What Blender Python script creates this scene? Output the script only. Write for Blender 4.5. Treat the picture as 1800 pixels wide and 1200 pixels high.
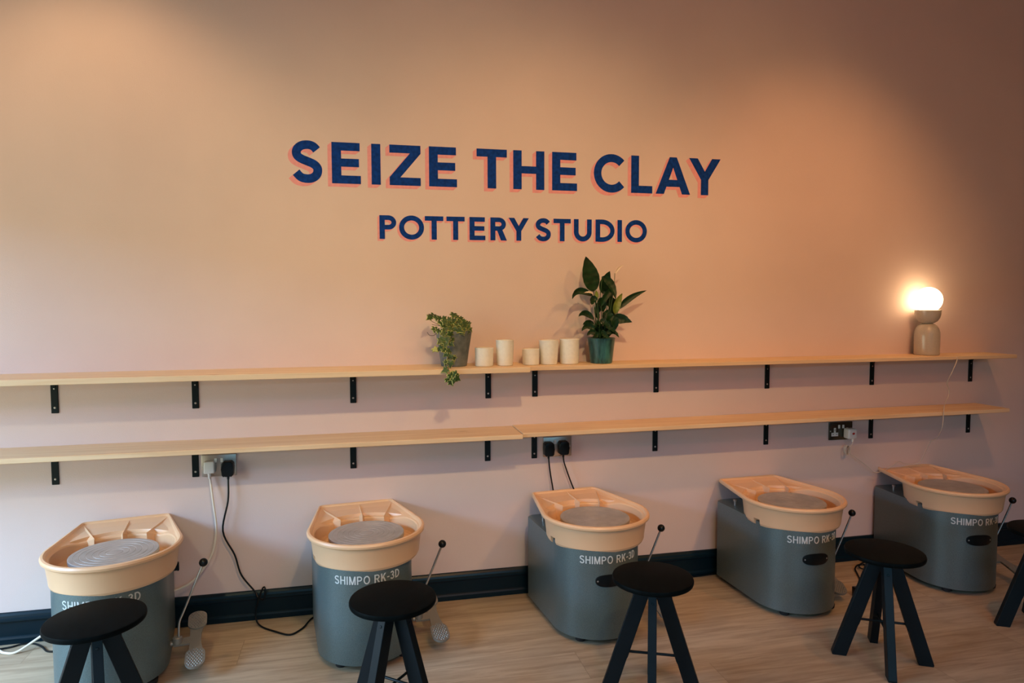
import bpy, bmesh, math, random
from mathutils import Vector, Matrix
from mathutils.geometry import delaunay_2d_cdt
PI = math.pi
R = math.radians
sc = bpy.context.scene
for o in list(bpy.data.objects): bpy.data.objects.remove(o)
COL = sc.collection

# ---------------------------------------------------------------- camera
cd = bpy.data.cameras.new('camera'); cam = bpy.data.objects.new('camera', cd); COL.objects.link(cam)
cd.sensor_width = 36; cd.lens = 24; cd.clip_start = 0.05; cd.clip_end = 100
cam.location = (0, -3.0, 1.341)
def cam_matrix(p, yaw, roll):
    f = Vector((math.sin(yaw)*math.cos(p), math.cos(yaw)*math.cos(p), -math.sin(p)))
    r = Vector((math.cos(yaw), -math.sin(yaw), 0)); u = r.cross(f)
    r2 = r*math.cos(roll)+u*math.sin(roll); u2 = -r*math.sin(roll)+u*math.cos(roll)
    return Matrix((r2, u2, -f)).transposed()
cam.rotation_euler = cam_matrix(R(3.37), R(12.65), R(-0.17)).to_euler()
sc.camera = cam
# ---------------------------------------------------------------- world, lights, exposure
w = bpy.data.worlds.new('world'); sc.world = w; w.use_nodes = True
bgn = w.node_tree.nodes['Background']; bgn.inputs[0].default_value = (0.62, 0.78, 1.0, 1); bgn.inputs[1].default_value = 0.03
sc.view_settings.view_transform = 'Standard'; sc.view_settings.look = 'None'
sc.view_settings.exposure = 0.0; sc.view_settings.gamma = 1.0; sc.view_settings.use_curve_mapping = False
def area(name, loc, target, sx, sy, power, col):
    l = bpy.data.lights.new(name, 'AREA'); l.shape = 'RECTANGLE'; l.size = sx; l.size_y = sy; l.energy = power; l.color = col
    o = bpy.data.objects.new(name, l); COL.objects.link(o); o.location = loc
    o.rotation_euler = (Vector(target)-Vector(loc)).to_track_quat('-Z', 'Y').to_euler(); return o
def spot(name, loc, target, power, col, size=80, blend=0.8, rad=0.06):
    l = bpy.data.lights.new(name, 'SPOT'); l.energy = power; l.color = col; l.spot_size = R(size); l.spot_blend = blend; l.shadow_soft_size = rad
    o = bpy.data.objects.new(name, l); COL.objects.link(o); o.location = loc
    o.rotation_euler = (Vector(target)-Vector(loc)).to_track_quat('-Z', 'Y').to_euler(); return o
def point(name, loc, power, col, rad=0.05):
    l = bpy.data.lights.new(name, 'POINT'); l.energy = power; l.color = col; l.shadow_soft_size = rad
    o = bpy.data.objects.new(name, l); COL.objects.link(o); o.location = loc; return o
WARM = (1.0, 0.60, 0.27)
COOL = (0.66, 0.83, 1.0)
LIGHTS = [
 ('area', 'sky_over_side_street', (-4.8, -1.9, 3.1), (-2.7, -1.7, 1.6), 4.5, 2.0, 1000.0, (0.30, 0.58, 1.0)),
 ('area', 'sky_over_shopfront', (1.0, -9.2, 3.7), (1.0, -5.8, 2.0), 7.0, 2.2, 550.2, (0.269, 0.675, 1.0)),
 ('spot', 'downlight_at_wall', (-1.0, -0.62, 3.05), (-1.0, -0.62, 0), 32.0, (1.0, 0.60, 0.28), 112, 0.6, 0.05),
 ('spot', 'track_spot_far_left', (-1.2, -2.8, 2.95), (-0.9, 0, 1.2), 48.0, (0.92, 0.93, 0.58), 62, 1.0, 0.045),
 ('spot', 'track_spot_left', (0.5, -2.8, 2.95), (0.5, 0, 1.2), 119.4, (1.0, 0.734, 0.347), 62, 1.0, 0.045),
 ('spot', 'track_spot_middle', (2.2, -2.8, 2.95), (1.6, 0, 1.15), 62.0, (1.0, 0.60, 0.20), 66, 1.0, 0.045),
 ('spot', 'track_spot_right', (4.8, -2.8, 2.95), (2.4, 0, 1.0), 20.0, (1.0, 0.55, 0.22), 60, 1.0, 0.045),
 ('spot', 'near_spot_middle', (0.8, -1.5, 2.95), (0.8, 0, 1.15), 22.0, (1.0, 0.45, 0.18), 76, 1.0, 0.045),
 ('spot', 'near_spot_right', (2.3, -1.5, 2.95), (2.1, 0, 1.05), 60.0, (1.0, 0.44, 0.17), 76, 1.0, 0.045),
 ('point', 'ceiling_lamp_middle', (1.0, -3.6, 2.7), 34.0, (1.0, 0.22, 0.08), 0.06),
 ('area', 'shopfront_daylight', (-2.68, -1.6, 0.9), (0, -1.6, 0.9), 2.4, 1.4, 33.0, (0.88, 0.95, 0.72)),
]
for L_ in LIGHTS: {'area': area, 'spot': spot, 'point': point}[L_[0]](*L_[1:])

# ---------------------------------------------------------------- materials
MATS = {}
def mat(name, col, rough=0.5, metal=0.0, spec=0.5, noise=0.0, nscale=30, bump=0.0, bscale=200, coat=0.0, stretch=None, col2=None, emit=None):
    if name in MATS: return MATS[name]
    m = bpy.data.materials.new(name); m.use_nodes = True; nt = m.node_tree; b = nt.nodes['Principled BSDF']
    b.inputs['Base Color'].default_value = (*col, 1); b.inputs['Roughness'].default_value = rough; b.inputs['Metallic'].default_value = metal
    b.inputs['Specular IOR Level'].default_value = spec; b.inputs['Coat Weight'].default_value = coat
    tc = nt.nodes.new('ShaderNodeTexCoord'); mp = nt.nodes.new('ShaderNodeMapping'); nt.links.new(tc.outputs['Object'], mp.inputs[0])
    if stretch: mp.inputs['Scale'].default_value = stretch
    if noise > 0 or col2:
        n = nt.nodes.new('ShaderNodeTexNoise'); n.inputs['Scale'].default_value = nscale; n.inputs['Detail'].default_value = 5
        nt.links.new(mp.outputs[0], n.inputs['Vector'])
        r = nt.nodes.new('ShaderNodeValToRGB'); r.color_ramp.elements[0].position = 0.35; r.color_ramp.elements[1].position = 0.65
        c2 = col2 if col2 else tuple(min(1, c*(1+noise)) for c in col)
        c1 = col if col2 else tuple(c*(1-noise) for c in col)
        r.color_ramp.elements[0].color = (*c1, 1); r.color_ramp.elements[1].color = (*c2, 1)
        nt.links.new(n.outputs[0], r.inputs[0]); nt.links.new(r.outputs[0], b.inputs['Base Color'])
    if bump > 0:
        n2 = nt.nodes.new('ShaderNodeTexNoise'); n2.inputs['Scale'].default_value = bscale; n2.inputs['Detail'].default_value = 3
        nt.links.new(mp.outputs[0], n2.inputs['Vector'])
        bp = nt.nodes.new('ShaderNodeBump'); bp.inputs['Strength'].default_value = bump; bp.inputs['Distance'].default_value = 0.002
        nt.links.new(n2.outputs[0], bp.inputs['Height']); nt.links.new(bp.outputs[0], b.inputs['Normal'])
    if emit:
        b.inputs['Emission Color'].default_value = (*emit[0], 1); b.inputs['Emission Strength'].default_value = emit[1]
    MATS[name] = m; return m

def wood(name, light, dark, axis_scale, wave=6.0, rough=0.5, plank=None, knots=False):
    m = bpy.data.materials.new(name); m.use_nodes = True; nt = m.node_tree; N = nt.nodes; L = nt.links; b = N['Principled BSDF']
    b.inputs['Roughness'].default_value = rough; b.inputs['Specular IOR Level'].default_value = 0.35
    tc = N.new('ShaderNodeTexCoord'); mp = N.new('ShaderNodeMapping'); L.new(tc.outputs['Object'], mp.inputs[0]); mp.inputs['Scale'].default_value = axis_scale
    vec = mp.outputs[0]
    br = None
    if plank:
        br = N.new('ShaderNodeTexBrick'); L.new(tc.outputs['Object'], br.inputs['Vector'])
        br.inputs['Scale'].default_value = 1.0; br.inputs['Brick Width'].default_value = plank[0]; br.inputs['Row Height'].default_value = plank[1]
        br.inputs['Mortar Size'].default_value = 0.0008; br.inputs['Mortar Smooth'].default_value = 0.1; br.offset = 0.37
        br.inputs['Color1'].default_value = (0, 0, 0, 1); br.inputs['Color2'].default_value = (1, 1, 1, 1); br.inputs['Mortar'].default_value = (0.5, 0.5, 0.5, 1)
        sh = N.new('ShaderNodeVectorMath'); sh.operation = 'MULTIPLY_ADD'; L.new(br.outputs['Color'], sh.inputs[0]); sh.inputs[1].default_value = (7, 13, 5); L.new(vec, sh.inputs[2]); vec = sh.outputs[0]
    n = N.new('ShaderNodeTexNoise'); n.inputs['Scale'].default_value = wave; n.inputs['Detail'].default_value = 8; n.inputs['Roughness'].default_value = 0.62; n.inputs['Distortion'].default_value = 0.7; L.new(vec, n.inputs['Vector'])
    r = N.new('ShaderNodeValToRGB'); r.color_ramp.elements[0].position = 0.3; r.color_ramp.elements[1].position = 0.62
    r.color_ramp.elements[0].color = (*dark, 1); r.color_ramp.elements[1].color = (*light, 1); L.new(n.outputs[0], r.inputs[0])
    out = r.outputs[0]
    if knots:
        mp2 = N.new('ShaderNodeMapping'); L.new(tc.outputs['Object'], mp2.inputs[0]); mp2.inputs['Scale'].default_value = (2.2, 9, 9)
        vo = N.new('ShaderNodeTexVoronoi'); vo.inputs['Scale'].default_value = 1.0; L.new(mp2.outputs[0], vo.inputs['Vector'])
        kr = N.new('ShaderNodeValToRGB'); kr.color_ramp.elements[0].position = 0.02; kr.color_ramp.elements[0].color = (0.45, 0.30, 0.18, 1); kr.color_ramp.elements[1].position = 0.075; kr.color_ramp.elements[1].color = (1, 1, 1, 1)
        L.new(vo.outputs['Distance'], kr.inputs[0])
        mk = N.new('ShaderNodeMixRGB'); mk.blend_type = 'MULTIPLY'; mk.inputs[0].default_value = 1; L.new(out, mk.inputs[1]); L.new(kr.outputs[0], mk.inputs[2]); out = mk.outputs[0]
    if br:
        rr = N.new('ShaderNodeMapRange'); L.new(br.outputs['Color'], rr.inputs[0]); rr.inputs[3].default_value = 0.90; rr.inputs[4].default_value = 1.06
        mm = N.new('ShaderNodeVectorMath'); mm.operation = 'SCALE'; L.new(out, mm.inputs[0]); L.new(rr.outputs[0], mm.inputs['Scale'])
        mx = N.new('ShaderNodeMixRGB'); L.new(br.outputs['Fac'], mx.inputs[0]); L.new(mm.outputs[0], mx.inputs[1]); mx.inputs[2].default_value = (*[c*0.8 for c in dark], 1); out = mx.outputs[0]
    L.new(out, b.inputs['Base Color'])
    bp = N.new('ShaderNodeBump'); bp.inputs['Strength'].default_value = 0.08; bp.inputs['Distance'].default_value = 0.001; L.new(n.outputs[0], bp.inputs['Height']); L.new(bp.outputs[0], b.inputs['Normal'])
    MATS[name] = m; return m

M_wall = mat('wall_paint_pink', (0.72, 0.57, 0.52), 0.75, spec=0.3, noise=0.02, nscale=3, bump=0.25, bscale=260)
M_ceil = mat('ceiling_paint', (0.60, 0.51, 0.43), 0.8)
M_side = mat('side_wall_paint', (0.45, 0.33, 0.26), 0.8)
M_base = mat('baseboard_dark_teal_gloss', (0.002, 0.012, 0.019), 0.32, spec=0.18, bump=0.1, bscale=40)
M_floor = wood('oak_floor_planks', (0.50, 0.385, 0.255), (0.33, 0.240, 0.150), (1.3, 14.0, 1.0), 2.6, 0.46, plank=(1.25, 0.19))
M_pine = wood('pine_board', (0.80, 0.585, 0.36), (0.68, 0.44, 0.235), (1.0, 22.0, 22.0), 1.6, 0.5, knots=True)
M_black = mat('black_painted_steel', (0.003, 0.008, 0.009), 0.42, spec=0.2)
M_screw = mat('screw_steel', (0.55, 0.53, 0.50), 0.35, 0.9)
M_blue = mat('navy_lettering_paint', (0.002, 0.040, 0.24), 0.7, spec=0.12, noise=0.25, nscale=60)
M_coral = mat('coral_lettering_paint', (0.80, 0.345, 0.35), 0.7, spec=0.2, noise=0.05, nscale=60)
M_body = mat('grey_hammered_enamel', (0.132, 0.180, 0.179), 0.38, 0.42, noise=0.16, nscale=420, bump=0.25, bscale=300)
M_pan = mat('cream_orange_plastic', (0.775, 0.475, 0.265), 0.36, spec=0.5, bump=0.04, bscale=150)
M_alu = mat('turned_aluminium', (0.52, 0.49, 0.45), 0.46, 0.6, noise=0.10, nscale=18)
M_ink = mat('pale_grey_print', (0.62, 0.66, 0.64), 0.5)
M_blk = mat('black_plastic', (0.003, 0.005, 0.006), 0.30, spec=0.3)
M_rub = mat('black_rubber', (0.012, 0.013, 0.014), 0.7)
M_stool = mat('black_stained_wood', (0.0022, 0.0040, 0.0042), 0.50, spec=0.04, noise=0.2, nscale=9, stretch=(1, 6, 1))
M_leg = mat('black_stained_leg_wood', (0.003, 0.007, 0.009), 0.45, spec=0.2, noise=0.2, nscale=9)
M_cast = mat('cast_aluminium', (0.27, 0.25, 0.21), 0.5, 0.5, bump=0.3, bscale=120)
M_rod = mat('polished_rod', (0.55, 0.53, 0.52), 0.22, 1.0)
M_steel = mat('brushed_steel_plate', (0.42, 0.37, 0.32), 0.34, 0.9, noise=0.06, nscale=40, stretch=(1, 1, 30))
M_dark_steel = mat('dark_nickel_plate', (0.10, 0.10, 0.085), 0.22, 0.9)
M_white = mat('white_plastic', (0.74, 0.74, 0.70), 0.35)
M_whitecord = mat('white_pvc_cord', (0.80, 0.72, 0.60), 0.4)
M_tancord = mat('clear_beige_cord', (0.62, 0.52, 0.42), 0.3)
M_cup = mat('cream_stoneware', (0.78, 0.77, 0.69), 0.55, noise=0.03, nscale=90, bump=0.15, bscale=90)
M_zinc = mat('weathered_grey_pot', (0.085, 0.105, 0.10), 0.7, noise=0.0, nscale=28, col2=(0.17, 0.185, 0.175), bump=0.4, bscale=80)
M_teal = mat('mottled_teal_glaze', (0.010, 0.045, 0.045), 0.28, nscale=26, col2=(0.045, 0.17, 0.155), stretch=(2.2, 2.2, 0.5))
M_soil = mat('potting_soil', (0.03, 0.02, 0.012), 0.9, noise=0.5, nscale=150)
M_leaf = mat('dark_green_leaf', (0.006, 0.030, 0.008), 0.40, spec=0.3, noise=0.35, nscale=35)
M_leafy = mat('yellow_green_leaf', (0.12, 0.17, 0.022), 0.42, noise=0.3, nscale=35)
M_ivy = mat('ivy_green', (0.030, 0.075, 0.015), 0.45, noise=0.35, nscale=60)
M_ivyc = mat('ivy_cream_edge', (0.36, 0.37, 0.10), 0.5, noise=0.15, nscale=60)
M_stem = mat('green_stem', (0.03, 0.08, 0.02), 0.5)
M_brown = mat('brown_stem', (0.10, 0.05, 0.03), 0.6)
M_spathe = mat('white_spathe', (0.75, 0.62, 0.48), 0.5)
M_lamp = mat('taupe_glazed_ceramic', (0.50, 0.45, 0.365), 0.22, noise=0.08, nscale=380, coat=0.3)
M_globe = mat('opal_glass_globe', (0.9, 0.85, 0.75), 0.3, emit=((1.0, 0.72, 0.40), 8.5))
M_red = mat('red_mark', (0.5, 0.03, 0.02), 0.5)

# ---------------------------------------------------------------- helpers
def tag(o, label=None, cat=None, group=None, kind=None):
    if label: o['label'] = label
    if cat: o['category'] = cat
    if group: o['group'] = group
    if kind: o['kind'] = kind
    return o
def thing(name, label, cat, loc=(0, 0, 0), rz=0.0, group=None):
    o = bpy.data.objects.new(name, None); COL.objects.link(o); o.empty_display_size = 0.05
    o.location = loc; o.rotation_euler = (0, 0, rz); return tag(o, label, cat, group)
def obj(name, bm, m, parent=None, smooth=True, angle=35, loc=None):
    me = bpy.data.meshes.new(name)
    bmesh.ops.recalc_face_normals(bm, faces=bm.faces[:])
    bm.to_mesh(me); bm.free()
    for mm in (m if isinstance(m, (list, tuple)) else [m]): me.materials.append(mm)
    if smooth:
        for p in me.polygons: p.use_smooth = True
        try: me.set_sharp_from_angle(angle=R(angle))
        except Exception: pass
    o = bpy.data.objects.new(name, me); COL.objects.link(o)
    if parent: o.parent = parent
    if loc: o.location = loc
    return o
def copy_tree(o, parent=None):
    c = o.copy(); COL.objects.link(c)
    if parent: c.parent = parent
    for ch in list(o.children): copy_tree(ch, c)
    return c
def box(bm, c, s, rot=None, bevel=0.0, seg=2):
    r = bmesh.ops.create_cube(bm, size=1.0); vs = r['verts']
    bmesh.ops.scale(bm, vec=s, verts=vs)
    if bevel > 0:
        es = list({e for v in vs for e in v.link_edges})
        rb = bmesh.ops.bevel(bm, geom=es, offset=bevel, segments=seg, affect='EDGES', profile=0.5)
        vs = [v for v in bm.verts if v in set(rb['verts']) or v in set(v2 for v2 in vs if v2.is_valid)]
    if rot is not None: bmesh.ops.rotate(bm, matrix=rot, verts=vs, cent=(0, 0, 0))
    bmesh.ops.translate(bm, vec=c, verts=vs); return vs
def lathe(bm, prof, seg=48, c=(0, 0, 0)):
    rings = []
    for r, z in prof:
        if r < 1e-6: rings.append([bm.verts.new((c[0], c[1], c[2]+z))])
        else: rings.append([bm.verts.new((c[0]+r*math.cos(2*PI*k/seg), c[1]+r*math.sin(2*PI*k/seg), c[2]+z)) for k in range(seg)])
    for a, b in zip(rings, rings[1:]):
        for k in range(seg):
            k2 = (k+1) % seg
            if len(a) == 1 and len(b) == 1: continue
            if len(a) == 1: bm.faces.new((a[0], b[k], b[k2]))
            elif len(b) == 1: bm.faces.new((a[k], a[k2], b[0]))
            else: bm.faces.new((a[k], a[k2], b[k2], b[k]))
def smoothpath(pts, n=6):
    P = [Vector(p) for p in pts]
    if len(P) < 3: return P
    out = []
    for i in range(len(P)-1):
        p0 = P[max(i-1, 0)]; p1 = P[i]; p2 = P[i+1]; p3 = P[min(i+2, len(P)-1)]
        for k in range(n):
            t = k/n
            out.append(0.5*((2*p1)+(-p0+p2)*t+(2*p0-5*p1+4*p2-p3)*t*t+(-p0+3*p1-3*p2+p3)*t**3))
    out.append(P[-1]); return out
def tube(bm, pts, r, seg=8, cap=True):
    P = [Vector(p) for p in pts]; rs = r if isinstance(r, (list, tuple)) else [r]*len(P)
    t = (P[1]-P[0]).normalized(); n = t.orthogonal().normalized(); rings = []
    for i, p in enumerate(P):
        if i == 0: tt = P[1]-P[0]
        elif i == len(P)-1: tt = P[-1]-P[-2]
        else: tt = P[i+1]-P[i-1]
        tt.normalize(); n = (n - tt*n.dot(tt)); 
        if n.length < 1e-6: n = tt.orthogonal()
        n.normalize(); b = tt.cross(n)
        rings.append([bm.verts.new(p+rs[i]*(n*math.cos(2*PI*k/seg)+b*math.sin(2*PI*k/seg))) for k in range(seg)])
    for a, c in zip(rings, rings[1:]):
        for k in range(seg): bm.faces.new((a[k], a[(k+1) % seg], c[(k+1) % seg], c[k]))
    if cap:
        bm.faces.new(rings[0][::-1]); bm.faces.new(rings[-1])
def cyl(bm, p0, p1, r, seg=20): tube(bm, [p0, p1], r, seg)
def prism(bm, pts, z0, z1, bevel=0.0):
    """closed outline pts (x,y) lifted from z0 to z1"""
    a = [bm.verts.new((x, y, z0)) for x, y in pts]; b = [bm.verts.new((x, y, z1)) for x, y in pts]; n = len(pts)
    bm.faces.new(a[::-1]); top = bm.faces.new(b)
    for k in range(n): bm.faces.new((a[k], a[(k+1) % n], b[(k+1) % n], b[k]))
    if bevel > 0:
        bmesh.ops.bevel(bm, geom=list(top.edges), offset=bevel, segments=3, affect='EDGES', profile=0.5)
    return top

# ---------------------------------------------------------------- room shell
X0, X1, Y0, H = -2.7, 6.6, -5.8, 3.1
def slab(name, a, b, m):
    bm = bmesh.new(); box(bm, [(a[i]+b[i])/2 for i in range(3)], [b[i]-a[i] for i in range(3)])
    return tag(obj(name, bm, m, smooth=False), kind='structure')
slab('floor', (X0-0.1, Y0-0.1, -0.1), (X1+0.1, 0.1, 0.0), M_floor)
slab('ceiling', (X0-0.1, Y0-0.1, H), (X1+0.1, 0.1, H+0.1), M_ceil)
slab('wall_back', (X0-0.1, 0.0, 0.0), (X1+0.1, 0.1, H), M_wall)
slab('wall_right', (X1, Y0-0.1, 0.0), (X1+0.1, 0.0, H), M_side)
def wall_with_hole(name, horizontal, fixed, a0, a1, h0, h1, z0, z1, m):
    bm = bmesh.new()
    for (s0, s1, zz0, zz1) in ((a0, h0, 0, H), (h1, a1, 0, H), (h0, h1, 0, z0), (h0, h1, z1, H)):
        if s1-s0 < 1e-4 or zz1-zz0 < 1e-4: continue
        if horizontal: box(bm, ((s0+s1)/2, fixed, (zz0+zz1)/2), (s1-s0, 0.1, zz1-zz0))
        else: box(bm, (fixed, (s0+s1)/2, (zz0+zz1)/2), (0.1, s1-s0, zz1-zz0))
    return tag(obj(name, bm, m, smooth=False), kind='structure')
wall_with_hole('wall_left', False, X0-0.05, Y0, 0.0, -2.8, -0.4, 0.2, 1.9, M_side)
wall_with_hole('wall_front', True, Y0-0.05, X0, X1, -1.0, 3.0, 0.3, 2.2, M_side)
# baseboard with moulded profile
bm = bmesh.new()
prof = [(0, 0), (-0.020, 0), (-0.020, 0.020), (-0.0165, 0.027), (-0.013, 0.030), (-0.013, 0.086), (-0.019, 0.088), (-0.022, 0.093), (-0.021, 0.100), (-0.016, 0.104), (-0.013, 0.112), (-0.008, 0.120), (0, 0.122)]
r0 = [bm.verts.new((X0, y, z)) for y, z in prof]; r1 = [bm.verts.new((X1, y, z)) for y, z in prof]
for k in range(len(prof)-1): bm.faces.new((r0[k], r1[k], r1[k+1], r0[k+1]))
bm.faces.new(r0); bm.faces.new(r1[::-1])
tag(obj('baseboard_back', bm, M_base, smooth=False), kind='structure')

# ---------------------------------------------------------------- glyphs
def arc(cx, cz, rx, rz, a0, a1, n=18):
    return [(cx+rx*math.cos(R(a0+(a1-a0)*k/n)), cz+rz*math.sin(R(a0+(a1-a0)*k/n))) for k in range(n+1)]
def stroke(pts, wd, closed=False):
    P = [Vector(p) for p in pts]; n = len(P); L = []; Rr = []
    for i in range(n):
        if closed: a = P[(i-1) % n]; c = P[(i+1) % n]; t = c-a
        else: t = P[min(i+1, n-1)]-P[max(i-1, 0)]
        t.normalize(); nn = Vector((-t.y, t.x)); L.append(P[i]+nn*wd/2); Rr.append(P[i]-nn*wd/2)
    if closed:
        return [[tuple(L[i]), tuple(L[(i+1) % n]), tuple(Rr[(i+1) % n]), tuple(Rr[i])] for i in range(n)]
    return [[tuple(L[i]), tuple(L[i+1]), tuple(Rr[i+1]), tuple(Rr[i])] for i in range(n-1)]
def rc(a, b, c, d): return [(a, b), (c, b), (c, d), (a, d)]
def glyph(ch, W, Hh, s, b):
    """list of polygons filling W x Hh; s vertical-stroke width, b horizontal-stroke width"""
    if ch == 'I': return [rc(0, 0, W, Hh)]
    if ch == 'E': return [rc(0, 0, s, Hh), rc(0, Hh-b, W*0.97, Hh), rc(0, 0, W, b), rc(0, Hh/2-b*0.45, W*0.94, Hh/2+b*0.55)]
    if ch == 'L': return [rc(0, 0, s, Hh), rc(0, 0, W, b)]
    if ch == 'T': return [rc((W-s)/2, 0, (W+s)/2, Hh), rc(0, Hh-b, W, Hh)]
    if ch == 'H': return [rc(0, 0, s, Hh), rc(W-s, 0, W, Hh), rc(0, Hh/2-b*0.45, W, Hh/2+b*0.5)]
    if ch == '-': return [rc(0, Hh*0.36, W, Hh*0.36+b)]
    if ch == 'Z':
        d = s*1.25
        return [rc(0, Hh-b, W, Hh), rc(0, 0, W, b), [(0, b), (d*0.95, b), (W, Hh-b), (W-d*0.95, Hh-b)], [(0, 0), (d*0.95, b), (0, b)], [(W, Hh), (W-d*.95, Hh-b), (W, Hh-b)]]
    if ch == 'A':
        t = s*0.62
        return [[(0, 0), (s*1.08, 0), (W/2+t*0.75, Hh), (W/2-t*0.75, Hh)], [(W, 0), (W-s*1.08, 0), (W/2-t*0.75, Hh), (W/2+t*0.75, Hh)], rc(W*0.22, Hh*0.20, W*0.78, Hh*0.20+b*0.95)]
    if ch == 'Y':
        m = Hh*0.42
        return [rc((W-s)/2, 0, (W+s)/2, m+0.01*Hh), [(0, Hh), (s*1.15, Hh), (W/2+s*0.28, m+0.12*Hh), (W/2+s/2, m), (W/2-s/2, m)], [(W, Hh), (W-s*1.15, Hh), (W/2-s*0.28, m+0.12*Hh), (W/2-s/2, m), (W/2+s/2, m)]]
    if ch == 'K':
        return [rc(0, 0, s, Hh), [(s, Hh*0.30), (s, Hh*0.30+s*1.5), (W-s*1.25, Hh), (W, Hh)], [(s*1.5, Hh*0.52), (s*2.4, Hh*0.62), (W, 0), (W-s*1.25, 0)]]
    if ch == 'M':
        return [rc(0, 0, s, Hh), rc(W-s, 0, W, Hh), [(0, Hh), (s*1.15, Hh), (W/2+s*0.45, 0), (W/2-s*0.45, 0)], [(W, Hh), (W-s*1.15, Hh), (W/2-s*0.45, 0), (W/2+s*0.45, 0)]]
    if ch == 'O':
        e = Hh*0.012; q = (s+b)/2
        return stroke(arc(W/2, Hh/2, W/2-q/2, Hh/2+e-q/2, 0, 360, 40)[:-1], q, True)
    if ch == 'C':
        e = Hh*0.012; q = (s+b)/2; rx = W*0.56
        return stroke(arc(rx, Hh/2, rx-q/2, Hh/2+e-q/2, 43, 317, 34), q)
    if ch == 'U':
        q = s; r = W/2-q/2
        return stroke([(q/2, Hh)]+arc(W/2, r+q/2, r, r, 180, 360, 20)+[(W-q/2, Hh)], q)
    if ch == 'D':
        r = Hh/2-b/2
        return [rc(0, 0, s, Hh)]+stroke([(s*0.5, b/2), (W*0.30, b/2)]+arc(W*0.34, Hh/2, W*0.66-s/2, r, -90, 90, 24)+[(W*0.30, Hh-b/2), (s*0.5, Hh-b/2)], (s+b)/2)
    if ch in 'PR':
        h0 = Hh*(0.40 if ch == 'P' else 0.42); r = (Hh-h0)/2
        P = [rc(0, 0, s, Hh)]+stroke([(s*0.5, h0+b/2), (W*0.5, h0+b/2)]+arc(W*0.52, h0+r, W*(0.48 if ch == 'P' else 0.44)-s/2, r-b/2, -90, 90, 18)+[(W*0.5, Hh-b/2), (s*0.5, Hh-b/2)], b)
        if ch == 'R': P.append([(W*0.36, h0+b*0.5), (W*0.36+s*1.1, h0+b*0.5), (W, 0), (W-s*1.2, 0)])
        return P
    if ch == 'S':
        q = (s+b)/2*0.98; e = Hh*0.012
        pts = []
        ctrl = [(0.90, 0.845), (0.76, 0.945), (0.55, 0.985), (0.30, 0.955), (0.13, 0.86), (0.085, 0.745), (0.14, 0.645), (0.30, 0.57), (0.52, 0.51), (0.76, 0.44), (0.905, 0.345), (0.93, 0.235), (0.865, 0.115), (0.69, 0.03), (0.46, 0.012), (0.24, 0.055), (0.06, 0.185)]
        iw, ih = W-q, Hh-q+2*e
        c2 = [(q/2+iw*(x-0.06)/0.87, q/2-e+ih*(y-0.012)/0.973) for x, y in ctrl]
        sp = [(v.x, v.y) for v in smoothpath([(x, y, 0) for x, y in c2], 4)]
        return stroke(sp, q)
    if ch == '3':
        q = (s+b)/2; r1 = Hh*0.25; 
        return stroke(arc(W*0.48, Hh*0.73, W*0.44-q/2, Hh*0.27-q/2, 160, -80, 14)+arc(W*0.48, Hh*0.27, W*0.5-q/2, Hh*0.27-q/2+0.01*Hh, 85, -160, 16), q)
    return []
def pin(p, poly):
    x, z = p; c = False; n = len(poly); j = n-1
    for i in range(n):
        xi, zi = poly[i]; xj, zj = poly[j]
        if (zi > z) != (zj > z) and x < (xj-xi)*(z-zi)/(zj-zi)+xi: c = not c
        j = i
    return c
def union(polys, sweep=None):
    """triangles of the union of polygons, or of the union swept along a vector"""
    V = []; E = []
    def add(poly):
        b0 = len(V); V.extend(Vector(p) for p in poly); n = len(poly)
        E.extend((b0+i, b0+(i+1) % n) for i in range(n)); return b0
    for p in polys:
        b0 = add(p)
        if sweep:
            b1 = add([(x+sweep[0], z+sweep[1]) for x, z in p])
            E.extend((b0+i, b1+i) for i in range(len(p)))
    v, e, f, *_ = delaunay_2d_cdt(V, E, [], 0, 1e-6)
    out = []; steps = 14
    for t in f:
        c = sum((v[i] for i in t), Vector((0, 0)))/len(t)
        ok = False
        for k in range(steps+1 if sweep else 1):
            q = (c.x-(sweep[0]*k/steps if sweep else 0), c.y-(sweep[1]*k/steps if sweep else 0))
            if any(pin(q, p) for p in polys): ok = True; break
        if ok: out.append(t)
    return v, out
def solid(tri, place0, place1):
    """solid from a flat triangulation; place0 front, place1 back"""
    v, fs = tri; bm = bmesh.new(); used = sorted({i for t in fs for i in t})
    a = {i: bm.verts.new(place0(v[i].x, v[i].y)) for i in used}; b = {i: bm.verts.new(place1(v[i].x, v[i].y)) for i in used}
    cnt = {}
    for t in fs:
        try: bm.faces.new([a[i] for i in t]); bm.faces.new([b[i] for i in reversed(t)])
        except ValueError: continue
        for k in range(len(t)):
            e = (t[k], t[(k+1) % len(t)]); cnt[frozenset(e)] = cnt.get(frozenset(e), []) + [e]
    for e in cnt.values():
        if len(e) == 1:
            i, j = e[0]
            try: bm.faces.new((a[j], a[i], b[i], b[j]))
            except ValueError: pass
    return bm

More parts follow.
